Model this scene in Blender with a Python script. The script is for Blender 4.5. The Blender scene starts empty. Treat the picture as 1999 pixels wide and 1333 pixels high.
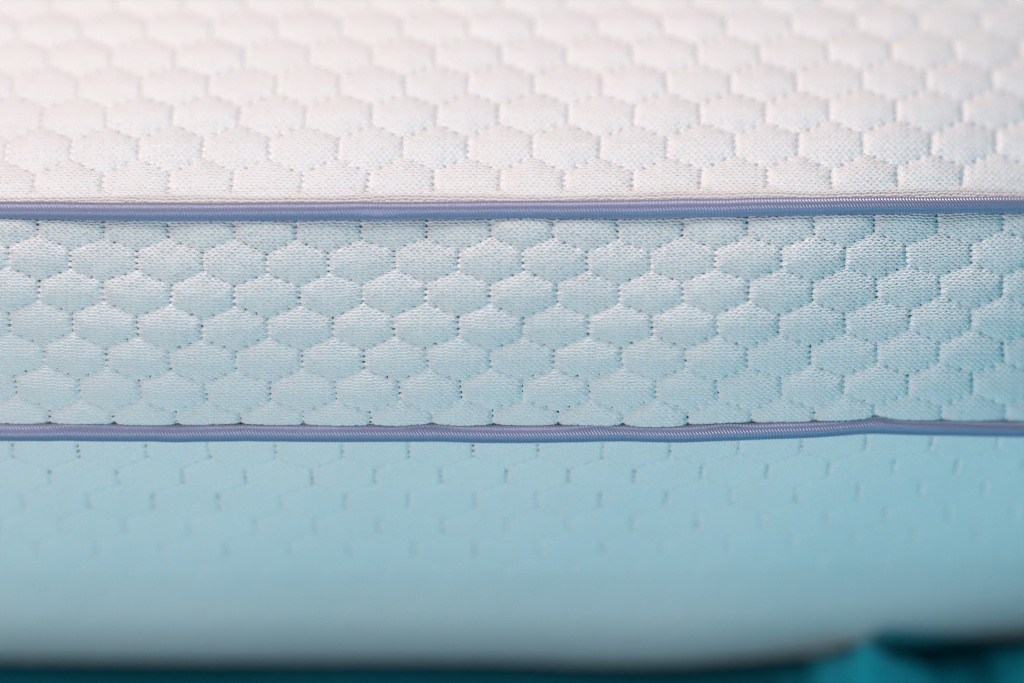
import bpy, math
import numpy as np
from mathutils import Vector, Matrix

# ------------------------------------------------------------------ camera
PITCH = math.radians(18.0)          # camera looks down by this much
D = 1.05                            # metres from the lens to the piping
K = 0.000135                        # metres per reference unit on the focal plane
FWD = np.array([0, math.cos(PITCH), -math.sin(PITCH)])
UPV = np.array([0, math.sin(PITCH), math.cos(PITCH)])
scene = bpy.context.scene
cam_d = bpy.data.cameras.new('camera')
cam = bpy.data.objects.new('camera', cam_d)
scene.collection.objects.link(cam)
cam.location = Vector(-D * FWD)
cam.rotation_euler = (math.pi / 2 - PITCH, 0, 0)
cam_d.sensor_width = 36.0
cam_d.lens = 36.0 * D / (1999 * K)
cam_d.clip_start = 0.01
cam_d.clip_end = 50
cam_d.dof.use_dof = True
cam_d.dof.focus_distance = D + 0.006
cam_d.dof.aperture_fstop = 2.25
cam_d.dof.aperture_blades = 0
scene.camera = cam

# ------------------------------------------------------------------ world and lamps
world = bpy.data.worlds.new('World')
scene.world = world
world.use_nodes = True
bg = world.node_tree.nodes['Background']
bg.inputs[0].default_value = (0.35, 0.80, 1.0, 1)
bg.inputs[1].default_value = 0.07

def area(name, loc, target, size, size_y, power, color):
    l = bpy.data.lights.new(name, 'AREA')
    l.shape = 'RECTANGLE'
    l.size = size
    l.size_y = size_y
    l.energy = power
    l.color = color
    o = bpy.data.objects.new(name, l)
    scene.collection.objects.link(o)
    o.location = loc
    o.rotation_euler = (Vector(target) - Vector(loc)).to_track_quat('-Z', 'Y').to_euler()
    return o

area('key_softbox', (-0.16, -0.13, 1.14), (-0.02, 0.02, 0.0), 0.55, 0.60, 12.7, (1.0, 0.895, 0.885))
area('cool_fill', (-0.55, -1.20, -0.155), (-0.08, 0.05, -0.10), 0.6, 0.12, 8.2, (0.97, 0.965, 0.99))
area('teal_lamp', (0.90, -0.75, -0.165), (0.14, 0.02, -0.10), 0.30, 0.10, 3.0, (0.06, 0.72, 1.0))

scene.view_settings.view_transform = 'Standard'
scene.view_settings.look = 'None'
scene.view_settings.exposure = 0.0
scene.view_settings.gamma = 1.0
scene.view_settings.use_curve_mapping = False
scene.render.engine = 'CYCLES'
scene.cycles.max_bounces = 8
scene.cycles.diffuse_bounces = 5
scene.cycles.use_denoising = True
scene.cycles.filter_width = 1.1

rng = np.random.default_rng(7)

# ------------------------------------------------------------------ materials
def new_mat(name):
    m = bpy.data.materials.new(name)
    m.use_nodes = True
    nt = m.node_tree
    return m, nt, nt.nodes['Principled BSDF']

def fabric_material():
    m, nt, p = new_mat('white_knit_fabric')
    n, l = nt.nodes, nt.links
    tc = n.new('ShaderNodeTexCoord')
    big = n.new('ShaderNodeTexNoise'); big.inputs['Scale'].default_value = 60; big.inputs['Detail'].default_value = 3
    ramp = n.new('ShaderNodeMix'); ramp.data_type = 'RGBA'
    ramp.inputs['A'].default_value = (0.80, 0.785, 0.785, 1)
    ramp.inputs['B'].default_value = (0.84, 0.825, 0.82, 1)
    l.new(tc.outputs['Object'], big.inputs['Vector'])
    l.new(big.outputs['Fac'], ramp.inputs['Factor'])
    l.new(ramp.outputs['Result'], p.inputs['Base Color'])
    fine = n.new('ShaderNodeTexNoise'); fine.inputs['Scale'].default_value = 2600; fine.inputs['Detail'].default_value = 2
    l.new(tc.outputs['Object'], fine.inputs['Vector'])
    b = n.new('ShaderNodeBump'); b.inputs['Strength'].default_value = 0.35; b.inputs['Distance'].default_value = 0.00015
    l.new(fine.outputs['Fac'], b.inputs['Height'])
    l.new(b.outputs['Normal'], p.inputs['Normal'])
    p.inputs['Roughness'].default_value = 0.85
    p.inputs['Specular IOR Level'].default_value = 0.15
    p.inputs['Sheen Weight'].default_value = 0.12
    p.inputs['Sheen Roughness'].default_value = 0.5
    return m

def satin_material():
    m, nt, p = new_mat('periwinkle_satin')
    n, l = nt.nodes, nt.links
    tc = n.new('ShaderNodeTexCoord')
    noi = n.new('ShaderNodeTexNoise'); noi.inputs['Scale'].default_value = 900
    l.new(tc.outputs['Object'], noi.inputs['Vector'])
    mx = n.new('ShaderNodeMix'); mx.data_type = 'RGBA'
    mx.inputs['A'].default_value = (0.27, 0.29, 0.43, 1)
    mx.inputs['B'].default_value = (0.32, 0.33, 0.49, 1)
    l.new(noi.outputs['Fac'], mx.inputs['Factor'])
    l.new(mx.outputs['Result'], p.inputs['Base Color'])
    p.inputs['Roughness'].default_value = 0.38
    p.inputs['Metallic'].default_value = 0.4
    p.inputs['Specular IOR Level'].default_value = 0.8
    p.inputs['Sheen Weight'].default_value = 0.8
    p.inputs['Sheen Roughness'].default_value = 0.35
    p.inputs['Sheen Tint'].default_value = (1.0, 0.78, 0.92, 1)
    return m

def cloth_material(name, a, b_, rough=0.8):
    m, nt, p = new_mat(name)
    n, l = nt.nodes, nt.links
    tc = n.new('ShaderNodeTexCoord')
    noi = n.new('ShaderNodeTexNoise'); noi.inputs['Scale'].default_value = 35; noi.inputs['Detail'].default_value = 5
    l.new(tc.outputs['Object'], noi.inputs['Vector'])
    mx = n.new('ShaderNodeMix'); mx.data_type = 'RGBA'
    mx.inputs['A'].default_value = a; mx.inputs['B'].default_value = b_
    l.new(noi.outputs['Fac'], mx.inputs['Factor'])
    l.new(mx.outputs['Result'], p.inputs['Base Color'])
    w = n.new('ShaderNodeTexNoise'); w.inputs['Scale'].default_value = 1500
    l.new(tc.outputs['Object'], w.inputs['Vector'])
    b = n.new('ShaderNodeBump'); b.inputs['Strength'].default_value = 0.3; b.inputs['Distance'].default_value = 0.0002
    l.new(w.outputs['Fac'], b.inputs['Height']); l.new(b.outputs['Normal'], p.inputs['Normal'])
    p.inputs['Roughness'].default_value = rough
    p.inputs['Specular IOR Level'].default_value = 0.2
    return m

M_FAB = fabric_material()
M_SAT = satin_material()
M_TABLE = cloth_material('dark_teal_cover', (0.008, 0.37, 0.46, 1), (0.015, 0.42, 0.51, 1))
M_CLOTH = cloth_material('turquoise_cloth', (0.002, 0.46, 0.56, 1), (0.01, 0.54, 0.63, 1), 0.6)

# ------------------------------------------------------------------ mesh helpers
def mesh_from(name, verts, quads, mat, parent=None, uv=None):
    me = bpy.data.meshes.new(name)
    nv, nq = len(verts), len(quads)
    me.vertices.add(nv)
    me.vertices.foreach_set('co', np.ascontiguousarray(verts, dtype=np.float32).ravel())
    me.loops.add(nq * 4)
    me.polygons.add(nq)
    me.loops.foreach_set('vertex_index', np.ascontiguousarray(quads, dtype=np.int32).ravel())
    me.polygons.foreach_set('loop_start', np.arange(0, nq * 4, 4, dtype=np.int32))
    me.polygons.foreach_set('use_smooth', np.ones(nq, dtype=bool))
    if uv is not None:
        lay = me.uv_layers.new(name='UVMap')
        lay.data.foreach_set('uv', uv[np.asarray(quads).ravel()].astype(np.float32).ravel())
    me.update(calc_edges=True)
    me.materials.append(mat)
    o = bpy.data.objects.new(name, me)
    scene.collection.objects.link(o)
    if parent is not None:
        o.parent = parent
    return o

def grid_quads(nr, nc, flip=False):
    i = np.arange(nr * nc).reshape(nr, nc)
    a, b, c, d = i[:-1, :-1], i[:-1, 1:], i[1:, 1:], i[1:, :-1]
    q = np.stack([a, d, c, b] if flip else [a, b, c, d], -1)
    return q.reshape(-1, 4)

def lerp_noise(n, period, seed, amp):
    r = np.random.default_rng(seed)
    xs = np.arange(-2000, 5000, period)
    ys = r.normal(0, amp, len(xs))
    k = np.array([1, 2, 1]) / 4
    ys = np.convolve(ys, k, 'same')
    t = np.interp(n, xs, ys)
    return t

def smooth_interp(x, xs, ys, w=40):
    f = lambda t: np.interp(t, xs, ys)
    return sum(f(x + o * w) * g for o, g in ((-1, .12), (-.5, .22), (0, .32), (.5, .22), (1, .12)))

# ------------------------------------------------------------------ the pillow's shape
# lines along the pillow, in reference units: x -> height of each row
def line_p1(x):
    return smooth_interp(x, [-300, 0, 200, 400, 650, 900, 1200, 1400, 1700, 1999, 2300],
                         [408, 411.5, 413, 413.5, 412.5, 410.5, 409, 405, 401, 400, 402], 60)
def line_p2(x):
    return smooth_interp(x, [-300, 0, 150, 350, 650, 1000, 1350, 1440, 1600, 1715, 1800, 1999, 2300],
                         [842, 843, 844, 846, 845, 846.5, 847.5, 844, 838.5, 830.5, 834, 837.5, 838], 30)
def line_sil(x):
    return smooth_interp(x, [-300, 0, 400, 800, 1000, 1200, 1400, 1600, 1800, 2000, 2300],
                         [1287, 1290, 1292, 1291, 1292, 1299, 1296, 1281, 1266, 1252, 1230], 80)
def line_top(x):
    return smooth_interp(x, [-300, 0, 270, 460, 590, 850, 1100, 1500, 1700, 1880, 2300],
                         [8, 6, 3.5, 3, 2, 0, 0, -3, -8, -9, -12], 60)
def line_mid(x):
    return smooth_interp(x, [-300, 0, 130, 270, 400, 600, 770, 1000, 1145, 1460, 1590, 1712, 1836, 1961, 2300],
                         [-14, -9, -4, 0, 5, 3, 0, 0, 1, -3, -5, -10, -12, -14, -18], 40)
def line_low(x):
    return smooth_interp(x, [-300, 0, 500, 800, 1000, 1250, 1378, 1504, 1626, 1749, 1873, 1950, 2300],
                         [0, 1, 1, 0, -3, -3, -8, -12, -17, -21, -22, -26, -32], 40)
Y1, Y2, YS = 411.0, 845.0, 1290.0

def warp(x, y):
    """offset of the fabric rows at x; x and y broadcast"""
    a1 = line_p1(x) - Y1; a2 = line_p2(x) - Y2; a3 = line_sil(x) - YS
    t = line_top(x); m = line_mid(x); lo = line_low(x)
    knots = [(-400, t), (330, t), (Y1, a1), (480, m), (770, m), (Y2, a2), (900, 0.5 * (lo + a2)), (960, lo), (1080, lo), (YS, a3), (2000, a3)]
    out = np.zeros(np.broadcast(x, y).shape)
    yb = np.broadcast_to(y, out.shape)
    for (ya, va), (yb_, vb) in zip(knots[:-1], knots[1:]):
        msk = (yb >= ya) & (yb < yb_)
        f = (yb - ya) / (yb_ - ya)
        f = f * f * (3 - 2 * f)
        out = np.where(msk, va + (vb - va) * f, out)
    return out

# depth profile: tilt of the surface against the viewing direction, integrated
_ty = np.array([-400, -120, 0, 150, 300, 400, 411, 412, 470, 640, 780, 845, 846, 870, 930, 1000, 1100, 1200, 1262, 1284, 1290, 1400])
_tt = np.array([68, 62, 58, 51, 43, 36, 30, 12, 3, -13, -25, -35, -40, -46, -51, -56, -61, -65, -73, -82, -85, -85], float)
_yy = np.arange(-400, 1401, 0.5)
_sl = -np.tan(np.radians(np.interp(_yy, _ty, _tt)))      # dd/dy (y runs downwards)
_dd = np.concatenate([[0], np.cumsum((_sl[1:] + _sl[:-1]) * 0.25)]) * K
_dd -= np.interp(Y1, _yy, _dd)
def dprof(y):
    return np.interp(y, _yy, _dd)
def recede(x):
    r = np.clip((x - 1350) / 650, 0, None) ** 2 * 0.016
    r = r + np.clip((350 - x) / 350, 0, None) ** 2 * 0.002
    return r

def unproject(x, yimg, d):
    """x: reference units along the pillow, yimg: height, d: depth behind the focal plane"""
    s = (666.5 - yimg) * K * (1 + d / D)
    X = (x - 999.5) * K
    P = np.empty(np.broadcast(x, yimg, d).shape + (3,))
    P[..., 0] = X
    P[..., 1] = d * FWD[1] + s * UPV[1]
    P[..., 2] = d * FWD[2] + s * UPV[2]
    return P

def base(x, y):
    # slow waviness of the filled cover
    und = 0.0006 * np.sin(x / 190 + 1.3) * np.sin(y / 130 + 0.4) + 0.0005 * np.sin(x / 83 + y / 97)
    d = dprof(y) + recede(x) + und
    return unproject(x, y + warp(x, y), d), d

# ------------------------------------------------------------------ quilting pattern
def table(pairs):
    a = np.array(pairs, float)
    a = a[np.argsort(a[:, 0])]
    def f(y):
        lo = a[0, 1] + (y - a[0, 0]) * (a[1, 1] - a[0, 1]) / (a[1, 0] - a[0, 0])
        hi = a[-1, 1] + (y - a[-1, 0]) * (a[-1, 1] - a[-2, 1]) / (a[-1, 0] - a[-2, 0])
        m = np.interp(y, a[:, 0], a[:, 1])
        return np.where(y < a[0, 0], lo, np.where(y > a[-1, 0], hi, m))
    return f
PAT = {
    'top': dict(q=table([(422, -1), (355, 0), (286, 1), (223, 2), (163, 3), (106, 4), (51, 5), (-2, 6), (-53, 7), (-102, 8)]),
                x0=table([(355, 70), (286, 77), (223, 84), (163, 91), (106, 95), (51, 101)]),
                w=table([(355, 129.6), (286, 129), (223, 128.2), (163, 127.4), (106, 126.6), (51, 125.6)])),
    'mid': dict(q=table([(444, -1), (508, 0), (572, 1), (636.5, 2), (700, 3), (762, 4), (822, 5), (880, 6)]),
                x0=table([(444, 14), (508, 16), (636, 18), (700, 21), (762, 28), (822, 34)]),
                w=table([(444, 125.6), (640, 125.5), (762, 124.8)])),
    'low': dict(q=table([(828, -1), (880, 0), (931, 1), (980, 2), (1029, 3), (1074, 4), (1117, 5), (1158, 6), (1197, 7), (1234, 8), (1270, 9), (1304, 10)]),
                x0=table([(880, 26), (931, 37.7), (980, 49), (1029, 61), (1074, 72)]),
                w=table([(880, 128.3), (931, 126.6), (980, 125.2), (1029, 123.8), (1074, 122.6)])),
}

def hexfield(u, q):
    """distance (in fabric units, cell width 126) to the seam, and the cell's column and row"""
    best = np.full(u.shape, -1e9); bc = np.zeros(u.shape, int); br = np.zeros(u.shape, int)
    bx = np.zeros(u.shape); by = np.zeros(u.shape)
    r0 = np.floor(q).astype(int)
    for r in (r0, r0 + 1):
        odd = (r % 2) * 0.5
        c = np.floor(u - odd).astype(int)
        dx = u - odd - c - 0.5
        dy = q - r
        ev = (0.5 - np.abs(dx)) * 126
        es = (0.7 - 0.8 * np.abs(dx) - np.abs(dy)) * 64 * 0.924
        # rounded minimum of the two
        e = np.minimum(ev, es)
        m = e > best
        best = np.where(m, e, best); bc = np.where(m, c, bc); br = np.where(m, r, br)
        bx = np.where(m, dx, bx); by = np.where(m, dy, by)
    return best, bc, br, bx, by

def hash01(a, b, s):
    v = np.sin(a * 127.1 + b * 311.7 + s * 74.7) * 43758.5453
    return v - np.floor(v)

def needle_field(u, q):
    """normalised distance to the nearest needle hole (1 = rim)"""
    out = np.full(u.shape, 9.0)
    r = np.round(q).astype(int)
    # upright seams: four holes
    for rr in (r - 1, r, r + 1):
        odd = (rr % 2) * 0.5
        c = np.round(u - odd)
        dx = (u - odd - c) * 126
        for k, oy in enumerate((-17.2, -5.8, 5.8, 17.2)):
            j = hash01(c + 0.5 * rr, rr, k + 1.0)
            dy = (q - rr) * 64 - oy - (j - .5) * 1.6
            rad = 2.0 + 1.1 * hash01(c, rr, k + 9.0)
            out = np.minimum(out, np.hypot((dx - (j - .5) * 1.5) / (rad * 1.15), dy / rad))
        # slanted seams: two holes each, up and down from the seam's ends
        for sy in (-1, 1):
            for sx in (-1, 1):
                for k, (ox, oy) in enumerate(((21, 27.6), (42, 36.0))):
                    j = hash01(c + 3.3 * sx, rr + 1.7 * sy, k + 4.0)
                    ddx = dx - sx * ox - (j - .5) * 2
                    ddy = (q - rr) * 64 - sy * oy - (j - .5) * 1.4
                    rad = 1.15 + 1.15 * j
                    out = np.minimum(out, np.hypot(ddx / (rad * 1.2), ddy / rad))
    return out

def build_panel(key, name, parent, ys, cell_rows, cell_ok, knit_amp, puff, hole_scale, tail=None, fine=None, crown=0.45, lam=5.5):
    pat = PAT[key]
    xs = np.concatenate([np.arange(-900, -130, 14.0), np.arange(-130, 2160, 2.35), np.arange(2160, 2900, 14.0)])
    xf = ((xs > -132) & (xs < 2158)).astype(float)[None, :]
    x, y = np.meshgrid(xs, ys)
    P, d = base(x, y)
    ximg = 999.5 + (x - 999.5) / (1 + d / D)
    # slow wandering of the knit
    wob = 2.4 * np.sin(x / 97 - y / 83 + 0.5) + 1.6 * np.sin(x / 61 + y / 47) + 1.2 * np.sin(x / 37 - y / 29 + 2.0) + 1.5 * np.sin(x / 143 + 0.7)
    wobq = 0.022 * np.sin(x / 89 + y / 61 + 2) + 0.018 * np.sin(x / 53 - y / 71 + 1) + 0.014 * np.sin(x / 29 + y / 41)
    u = (ximg + wob - pat['x0'](y)) / pat['w'](y)
    q = pat['q'](y) + wobq
    e, c, r, dx, dy = hexfield(u, q)
    ee = np.clip(e, 0, None)
    if key == 'top':                           # drawn taut over the cord: the last seams fade out
        ee = ee + np.clip(y - 368, 0, None) * 2.2
    ee = np.sqrt(ee * ee + 12.0) - math.sqrt(12.0)      # soft valley, no cusp
    amp = 0.70 + 0.60 * hash01(c, r, 2.0)
    taut = np.clip((y - 364) / 10, 0, 1) if key == 'top' else 0.0
    amp = amp * (1 - taut) + taut
    # cushion: steep at the seam, flattening to a soft crown
    crease = 0.00045 * np.exp(-(np.clip(e, 0, None) / 2.4) ** 2) * (0.45 + 0.55 * np.clip((0.36 - np.abs(dy)) / 0.08, 0, 1)) * xf * (np.clip((1125 - y) / 30, 0, 1)) if key == 'low' else 0.0
    t = np.clip(ee / 44.0, 0, 1)
    h = puff * amp * ((1 - crown) * (1 - np.exp(-ee / lam)) + crown * (1 - (1 - t) ** 2.0))
    h -= crease
    if key == 'low':                           # each row overlaps the next like a shallow scale
        h += 0.00042 * np.clip(dy / (0.7 - 0.8 * np.abs(dx) + 1e-6), -1, 1) * np.clip((1140 - y) / 40, 0, 1)
    # each cell leans a little
    h += puff * 0.22 * ((hash01(c, r, 5.0) - .5) * dx * 2 + (hash01(c, r, 6.0) - .5) * dy * 2) * np.clip(ee / 14, 0, 1) * (1 - taut)
    # puckers radiating from the stitches
    h -= puff * 0.10 * np.exp(-ee / 14) * (0.5 + 0.5 * np.cos(2 * np.pi * u * 6)) 
    # the fabric dives into the piping seams
    edge = np.full(y.shape, 1e3)
    for yl in (Y1, Y2):
        edge = np.minimum(edge, np.abs(y - yl))
    h -= (0.0003 if key == 'top' else 0.0006) * np.exp(-np.clip(edge - 12, 0, None) / 5.0)
    # knit loops: brick lattice of gaps between wavy yarns
    a = 2 * np.pi * u * 10.3 + 0.5 * np.sin(q * 5 + r)
    b = np.pi * q * 11.25 + 0.35 * np.sin(a * 0.5 + 1.0)
    lat = np.cos(a) * np.cos(b)
    gap = np.clip(lat, 0, None) ** 1.3
    yarn = 0.5 + 0.5 * np.cos(2 * b + 1.1 * np.sin(a))
    jit = 0.75 + 0.5 * hash01(np.floor(u * 10.3), np.floor(q * 11.25), 3.0)
    kn = knit_amp * jit * xf * (fine(y) if fine is not None else 1.0)
    h += kn * (-0.80 * gap - 0.55 * yarn)
    nh = needle_field(u, q)
    if key == 'top':
        nh = nh + np.clip(y - 380, 0, None)
    h -= (0.0005 if key == 'low' else 0.0007) * xf * np.exp(-(nh / 1.5) ** 2)
    # displace along the surface normal
    gy = np.gradient(P, axis=0); gx = np.gradient(P, axis=1)
    n = np.cross(gx, gy); n /= np.linalg.norm(n, axis=2, keepdims=True) + 1e-12
    if n[n.shape[0] // 2, n.shape[1] // 2] @ FWD > 0:
        n = -n
    P = P + n * h[..., None]
    nr, nc = x.shape
    V = P.reshape(-1, 3)
    Q = grid_quads(nr, nc, flip=True)
    ctr = lambda F: 0.25 * (F[:-1, :-1] + F[:-1, 1:] + F[1:, :-1] + F[1:, 1:])
    nhc = ctr(nh).ravel()
    uc, qc = ctr(u), ctr(q)
    _, cc, rc, _, _ = hexfield(uc, qc)
    cc, rc = cc.ravel(), rc.ravel()
    xc, yc = ctr(x).ravel(), ctr(y).ravel()
    keep = ~((nhc < hole_scale) & (xc > -130) & (xc < 2158) & ((fine(yc) if fine is not None else 1.0) > 0.3))
    # which quads belong to a cell of their own
    cell_w = (rc >= cell_rows[0]) & (rc <= cell_rows[1])
    cid = (rc - cell_rows[0]) * 1000 + (cc + 100)
    # mean position of each cell decides whether it is in view
    ids, inv = np.unique(np.where(cell_w, cid, -1), return_inverse=True)
    cnt = np.bincount(inv); mx = np.bincount(inv, xc) / cnt; my = np.bincount(inv, yc) / cnt
    mxi = 999.5 + (mx - 999.5) / (1 + (dprof(my) + recede(mx)) / D)
    strip = (np.abs(yc - Y1) < 3.2) | (np.abs(yc - Y2) < 3.2)     # sewn into the piping, out of sight
    okc = (ids >= 0) & (mxi > -25) & (mxi < 2025) & (cnt > 150) & cell_ok(my)
    isc = okc[inv] & keep & ~strip
    rest = (keep & ~okc[inv]) | strip
    Vr, Qr = V, Q[rest]
    used, lq = np.unique(Qr.ravel(), return_inverse=True)
    Vr = V[used]; Qr = lq.reshape(-1, 4)
    if tail is not None:
        row = P[0] if tail[0] == 'first' else P[-1]
        T = tail[1](row)                       # rows x columns x 3, starting at the row itself
        tv = T.reshape(-1, 3); tq = grid_quads(T.shape[0], T.shape[1], flip=(tail[0] != 'first'))
        Qr = np.concatenate([Qr, tq + len(Vr)]); Vr = np.concatenate([Vr, tv])
    panel = mesh_from(name, Vr, Qr, M_FAB, parent)
    order = np.argsort(inv[isc], kind='stable')
    qi = Q[isc][order]; gi = inv[isc][order]
    cuts = np.flatnonzero(np.diff(gi)) + 1
    ncell = 0
    for part in np.split(qi, cuts):
        if len(part) == 0:
            continue
        used, lq = np.unique(part.ravel(), return_inverse=True)
        mesh_from('quilted_hexagon', V[used], lq.reshape(-1, 4), M_FAB, panel)
        ncell += 1
    print(name, 'cells', ncell, 'quads', len(Q))
    return panel

# ------------------------------------------------------------------ build it
pillow = bpy.data.objects.new('pillow', None)
scene.collection.objects.link(pillow)
pillow['label'] = 'white honeycomb-quilted knit pillow edged with two lines of periwinkle satin piping'
pillow['category'] = 'pillow'

Pm, _ = base(np.array([[900.0]]), np.array([[1290.0]]))
Z_TABLE = float(Pm[0, 0, 2]) - 0.004
Y_BACK = float(Pm[0, 0, 1]) + 0.26

def top_tail(row):
    rows = [row]
    p = row.copy()
    n1 = 24
    for i in range(n1):
        ang = math.radians(22 * (1 - i / n1))
        step = 0.006
        p = p + np.array([0, step * math.cos(ang), step * math.sin(ang)])
        rows.append(p)
    for i in range(16):
        ang = math.radians(-90 * (i + 1) / 16)
        p = p + np.array([0, 0.010 * math.cos(ang), 0.010 * math.sin(ang)])
        rows.append(p)
    end = p.copy(); end[:, 2] = Z_TABLE + 0.002
    for f in (0.33, 0.66, 1.0):
        rows.append(p + (end - p) * f)
    return np.array(rows)

def low_tail(row):
    rows = [row]
    p0 = row
    for i in range(1, 13):
        f = i / 12
        p = p0.copy()
        p[:, 1] = p0[:, 1] + 0.035 * f
        tgt = Z_TABLE + 0.0006
        p[:, 2] = p0[:, 2] + (tgt - p0[:, 2]) * (1 - (1 - f) ** 2)
        rows.append(p)
    p = rows[-1].copy(); p[:, 1] += 0.22
    rows.append(p)
    return np.array(rows)

ys_top = np.concatenate([np.arange(-150, -10, 5.0), np.arange(-10, 130, 2.0), np.arange(130, 240, 1.5), np.arange(240, 411.1, 1.15)])
ys_mid = np.arange(411.0, 845.6, 1.3)
ys_low = np.concatenate([np.arange(845.0, 960, 1.2), np.arange(960, 1126, 1.6), np.arange(1126, 1262, 4.0), np.arange(1262, 1290.5, 1.5)])

top_panel = build_panel('top', 'top_panel', pillow, ys_top, (-1, 6), lambda y: y > 2, 0.00048, 0.00105, 0.35, crown=0.60, lam=9.0,
                        tail=('first', top_tail), fine=lambda y: np.clip((y - 60) / 60, 0, 1))
side_panel = build_panel('mid', 'side_panel', pillow, ys_mid, (-2, 6), lambda y: y > 0, 0.00066, 0.00095, 0.60, crown=0.60, lam=8.0)
bottom_panel = build_panel('low', 'underside_panel', pillow, ys_low, (-1, 4), lambda y: y > 0, 0.00050, 0.00008, 0.68, crown=0.0, lam=2.4,
                           tail=('last', low_tail), fine=lambda y: np.clip((1100 - y) / 50, 0, 1))

# ------------------------------------------------------------------ satin piping
def piping(yline, lift, rad, yref, kinks, seed, label):
    xs = np.concatenate([np.arange(-900, -60, 8.0), np.arange(-60, 2100, 1.15), np.arange(2100, 2893, 8.0)])
    fine = ((xs > -60) & (xs < 2100)).astype(float)
    yv = yline(xs) + lerp_noise(xs, 46, seed, 0.7) + lerp_noise(xs, 17, seed + 3, 0.3)
    d = dprof(yref) + recede(xs) - lift
    C = unproject(xs, yv, d)
    R = rad * (1 - 0.10 * np.clip((xs - 1300) / 700, 0, 1)) * (1 + lerp_noise(xs, 60, seed + 1, 0.03))
    th = np.radians(np.concatenate([np.linspace(-100, 100, 58), np.linspace(100, 260, 12)[1:-1]]))
    m = len(th)
    toward = -FWD
    V = np.empty((len(xs), m, 3))
    wander = lerp_noise(xs, 70, seed + 5, 1.2)
    for j, t in enumerate(th):
        # t = 0 faces the camera, t = 90 degrees faces up
        rr = R.copy()
        for (xk, wl, wr, a, tc) in kinks:
            g = np.where(xs < xk, np.exp(-((xs - xk) / wl) ** 2), np.exp(-((xs - xk) / wr) ** 2))
            dt = (t - math.radians(tc) + np.pi) % (2 * np.pi) - np.pi
            rr = rr * (1 + a * g * math.exp(-(dt / 0.42) ** 2) - 0.9 * a * g * math.exp(-((dt - 0.85) / 0.4) ** 2))
        flat = 1.0 - 0.05 * math.cos(2 * t)
        ribs = np.sin(2 * np.pi / 6.2 * (xs + wander + 0.62 * math.sin(min(t, math.pi / 2)) * 17.0))
        rr = rr * flat + fine * TWILL * ribs * (abs(t) < 1.75)
        V[:, j] = C + (rr * math.cos(t))[:, None] * toward + (rr * math.sin(t))[:, None] * UPV
    n, k = len(xs), m
    i = np.arange(n * k).reshape(n, k)
    a_ = i[:-1]; b_ = i[1:]
    q = np.stack([a_, b_, np.roll(b_, -1, 1), np.roll(a_, -1, 1)], -1).reshape(-1, 4)
    o = mesh_from('piping', V.reshape(-1, 3), q, M_SAT, pillow)
    o['label'] = label
    return o

TWILL = 0.00011
piping(line_p1, 0.0009, 17.3 * K, Y1, [(740, 60, 50, 0.05, -55), (1250, 90, 60, 0.03, 60)], 11, 'upper periwinkle satin piping between top and side')
piping(line_p2, 0.0009, 16.8 * K, Y2, [(150, 70, 70, 0.12, 58), (470, 60, 60, 0.06, 40), (822, 40, 50, 0.20, 56), (1168, 45, 30, 0.22, 56), (1425, 40, 30, 0.18, 56), (1722, 38, 26, 0.28, 60)], 23, 'lower periwinkle satin piping between side and underside')

# closed ends, outside the frame
def end_panel(sx):
    x = -900.0 if sx < 0 else 2888.0
    ys = np.concatenate([ys_top[::6], ys_mid[::6], ys_low[::4]])
    P, _ = base(np.full((1, len(ys)), x), ys[None, :])
    P = P[0]
    back = np.array([[P[0, 0], Y_BACK + 0.06, P[0, 2] + 0.02], [P[0, 0], Y_BACK + 0.06, Z_TABLE + 0.002]])
    V = []
    for p in P:
        V.append(p); V.append([p[0], Y_BACK, p[2]])
    V = np.array(V)
    n = len(P)
    q = np.array([[2 * i, 2 * i + 1, 2 * i + 3, 2 * i + 2] for i in range(n - 1)])
    mesh_from('end_panel', V, q, M_FAB, pillow)
end_panel(-1); end_panel(1)

# ------------------------------------------------------------------ what it lies on
def tabletop():
    xs = np.linspace(-0.9, 0.9, 91); ys = np.linspace(-0.32, 0.7, 71)
    x, y = np.meshgrid(xs, ys)
    z = Z_TABLE + 0.0004 * np.sin(x * 40) * np.sin(y * 33 + 1) - 0.0005
    V = np.stack([x, y, z], -1).reshape(-1, 3)
    o = mesh_from('tabletop', V, grid_quads(71, 91), M_TABLE)
    o['kind'] = 'structure'
    return o
tabletop()

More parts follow.
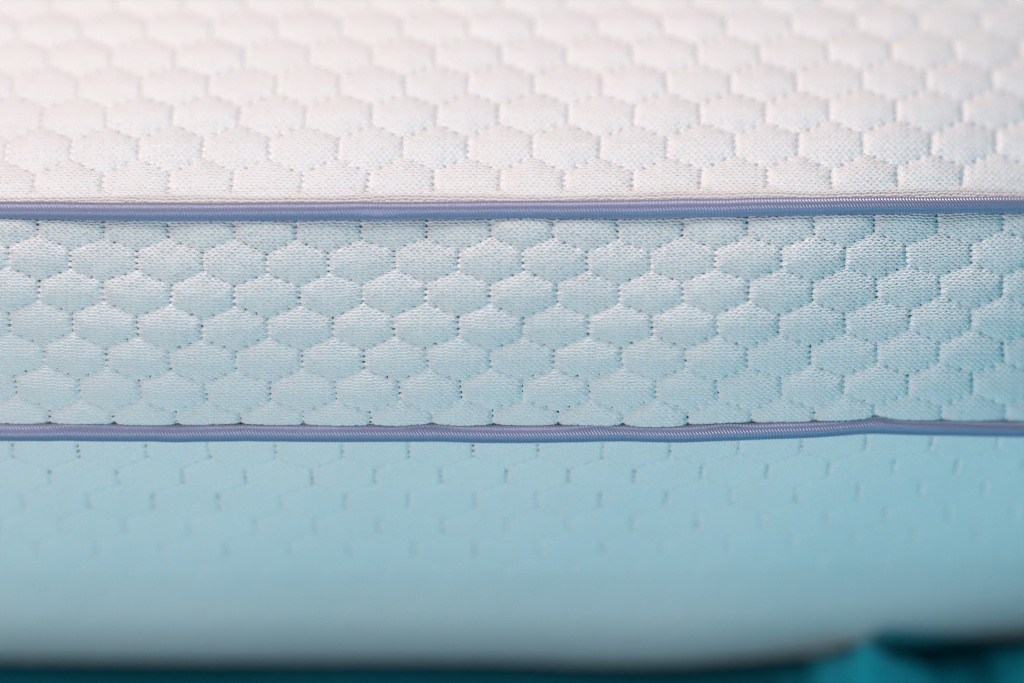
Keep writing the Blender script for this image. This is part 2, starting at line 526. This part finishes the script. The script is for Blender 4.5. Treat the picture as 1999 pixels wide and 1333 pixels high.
def cloth(name, x0, x1, y0, y1, fn, label):
    nx, ny = 90, 60
    xs = np.linspace(x0, x1, nx); ys = np.linspace(y0, y1, ny)
    x, y = np.meshgrid(xs, ys)
    z = Z_TABLE + 0.0015 + fn(x, y)
    top = np.stack([x, y, z], -1)
    bot = top.copy(); bot[..., 2] -= 0.0009
    V = np.concatenate([top.reshape(-1, 3), bot.reshape(-1, 3)])
    qt = grid_quads(ny, nx); qb = grid_quads(ny, nx, flip=True) + nx * ny
    i = np.arange(nx * ny).reshape(ny, nx); off = nx * ny
    rim = np.concatenate([i[0, :], i[1:, -1], i[-1, -2::-1], i[-2::-1, 0]])
    qs = np.stack([rim[:-1], rim[:-1] + off, rim[1:] + off, rim[1:]], -1)
    o = mesh_from(name, V, np.concatenate([qt, qb, qs]), M_CLOTH)
    o['label'] = label; o['category'] = 'cloth'; o['group'] = 'turquoise cloths in front of the pillow'
    return o

def fold_peak(x, y):
    # a tent-like fold: a shoulder on the left, a straight long fall to the right
    r = (x - PX) * 1000
    rs = np.array([-23, -17, -14, -11, -5, -2.5, -1, 0, 1.5, 15, 21, 30])
    drop = np.array([60, 22, 11, 6.8, 5.2, 3.0, 0.9, 0, 0.8, 10, 15, 60])
    prof = np.clip(1 - np.interp(r, rs, drop) / (PH * 1000), 0, 1)
    yy = np.clip(1 - np.abs(y - PY) / 0.05, 0, 1)
    return PH * prof * yy * yy * (3 - 2 * yy) + 0.0006 * np.sin(x * 300 + y * 120)
PD = 0.095
pk = unproject(np.array(1695.0), np.array(1269.0), np.array(PD))
PX, PY, PH = float((1695 - 999.5) * K * (1 + PD / D)), float(pk[1]), float(pk[2]) - Z_TABLE - 0.0015
cloth('folded_cloth', PX - 0.024, PX + 0.031, PY - 0.055, PY + 0.03, fold_peak, 'bright turquoise cloth folded into a peak below the pillow')

pr = unproject(np.array(2085.0), np.array(1268.0), np.array(0.11))
RX, RY, RH = float((2085 - 999.5) * K * (1 + 0.11 / D)), float(pr[1]), float(pr[2]) - Z_TABLE - 0.0015
def fold_round(x, y):
    t = np.clip((x - RX + 0.022) / 0.030, 0, 1); t = t * t * (3 - 2 * t)
    yy = np.clip(1 - np.abs(y - RY) / 0.05, 0, 1); yy = yy * yy * (3 - 2 * yy)
    return RH * t * yy + 0.0008 * np.sin(x * 210 + y * 90)
cloth('rounded_cloth', RX - 0.020, RX + 0.07, RY - 0.055, RY + 0.03, fold_round, 'dark turquoise cloth hump at the lower right corner')
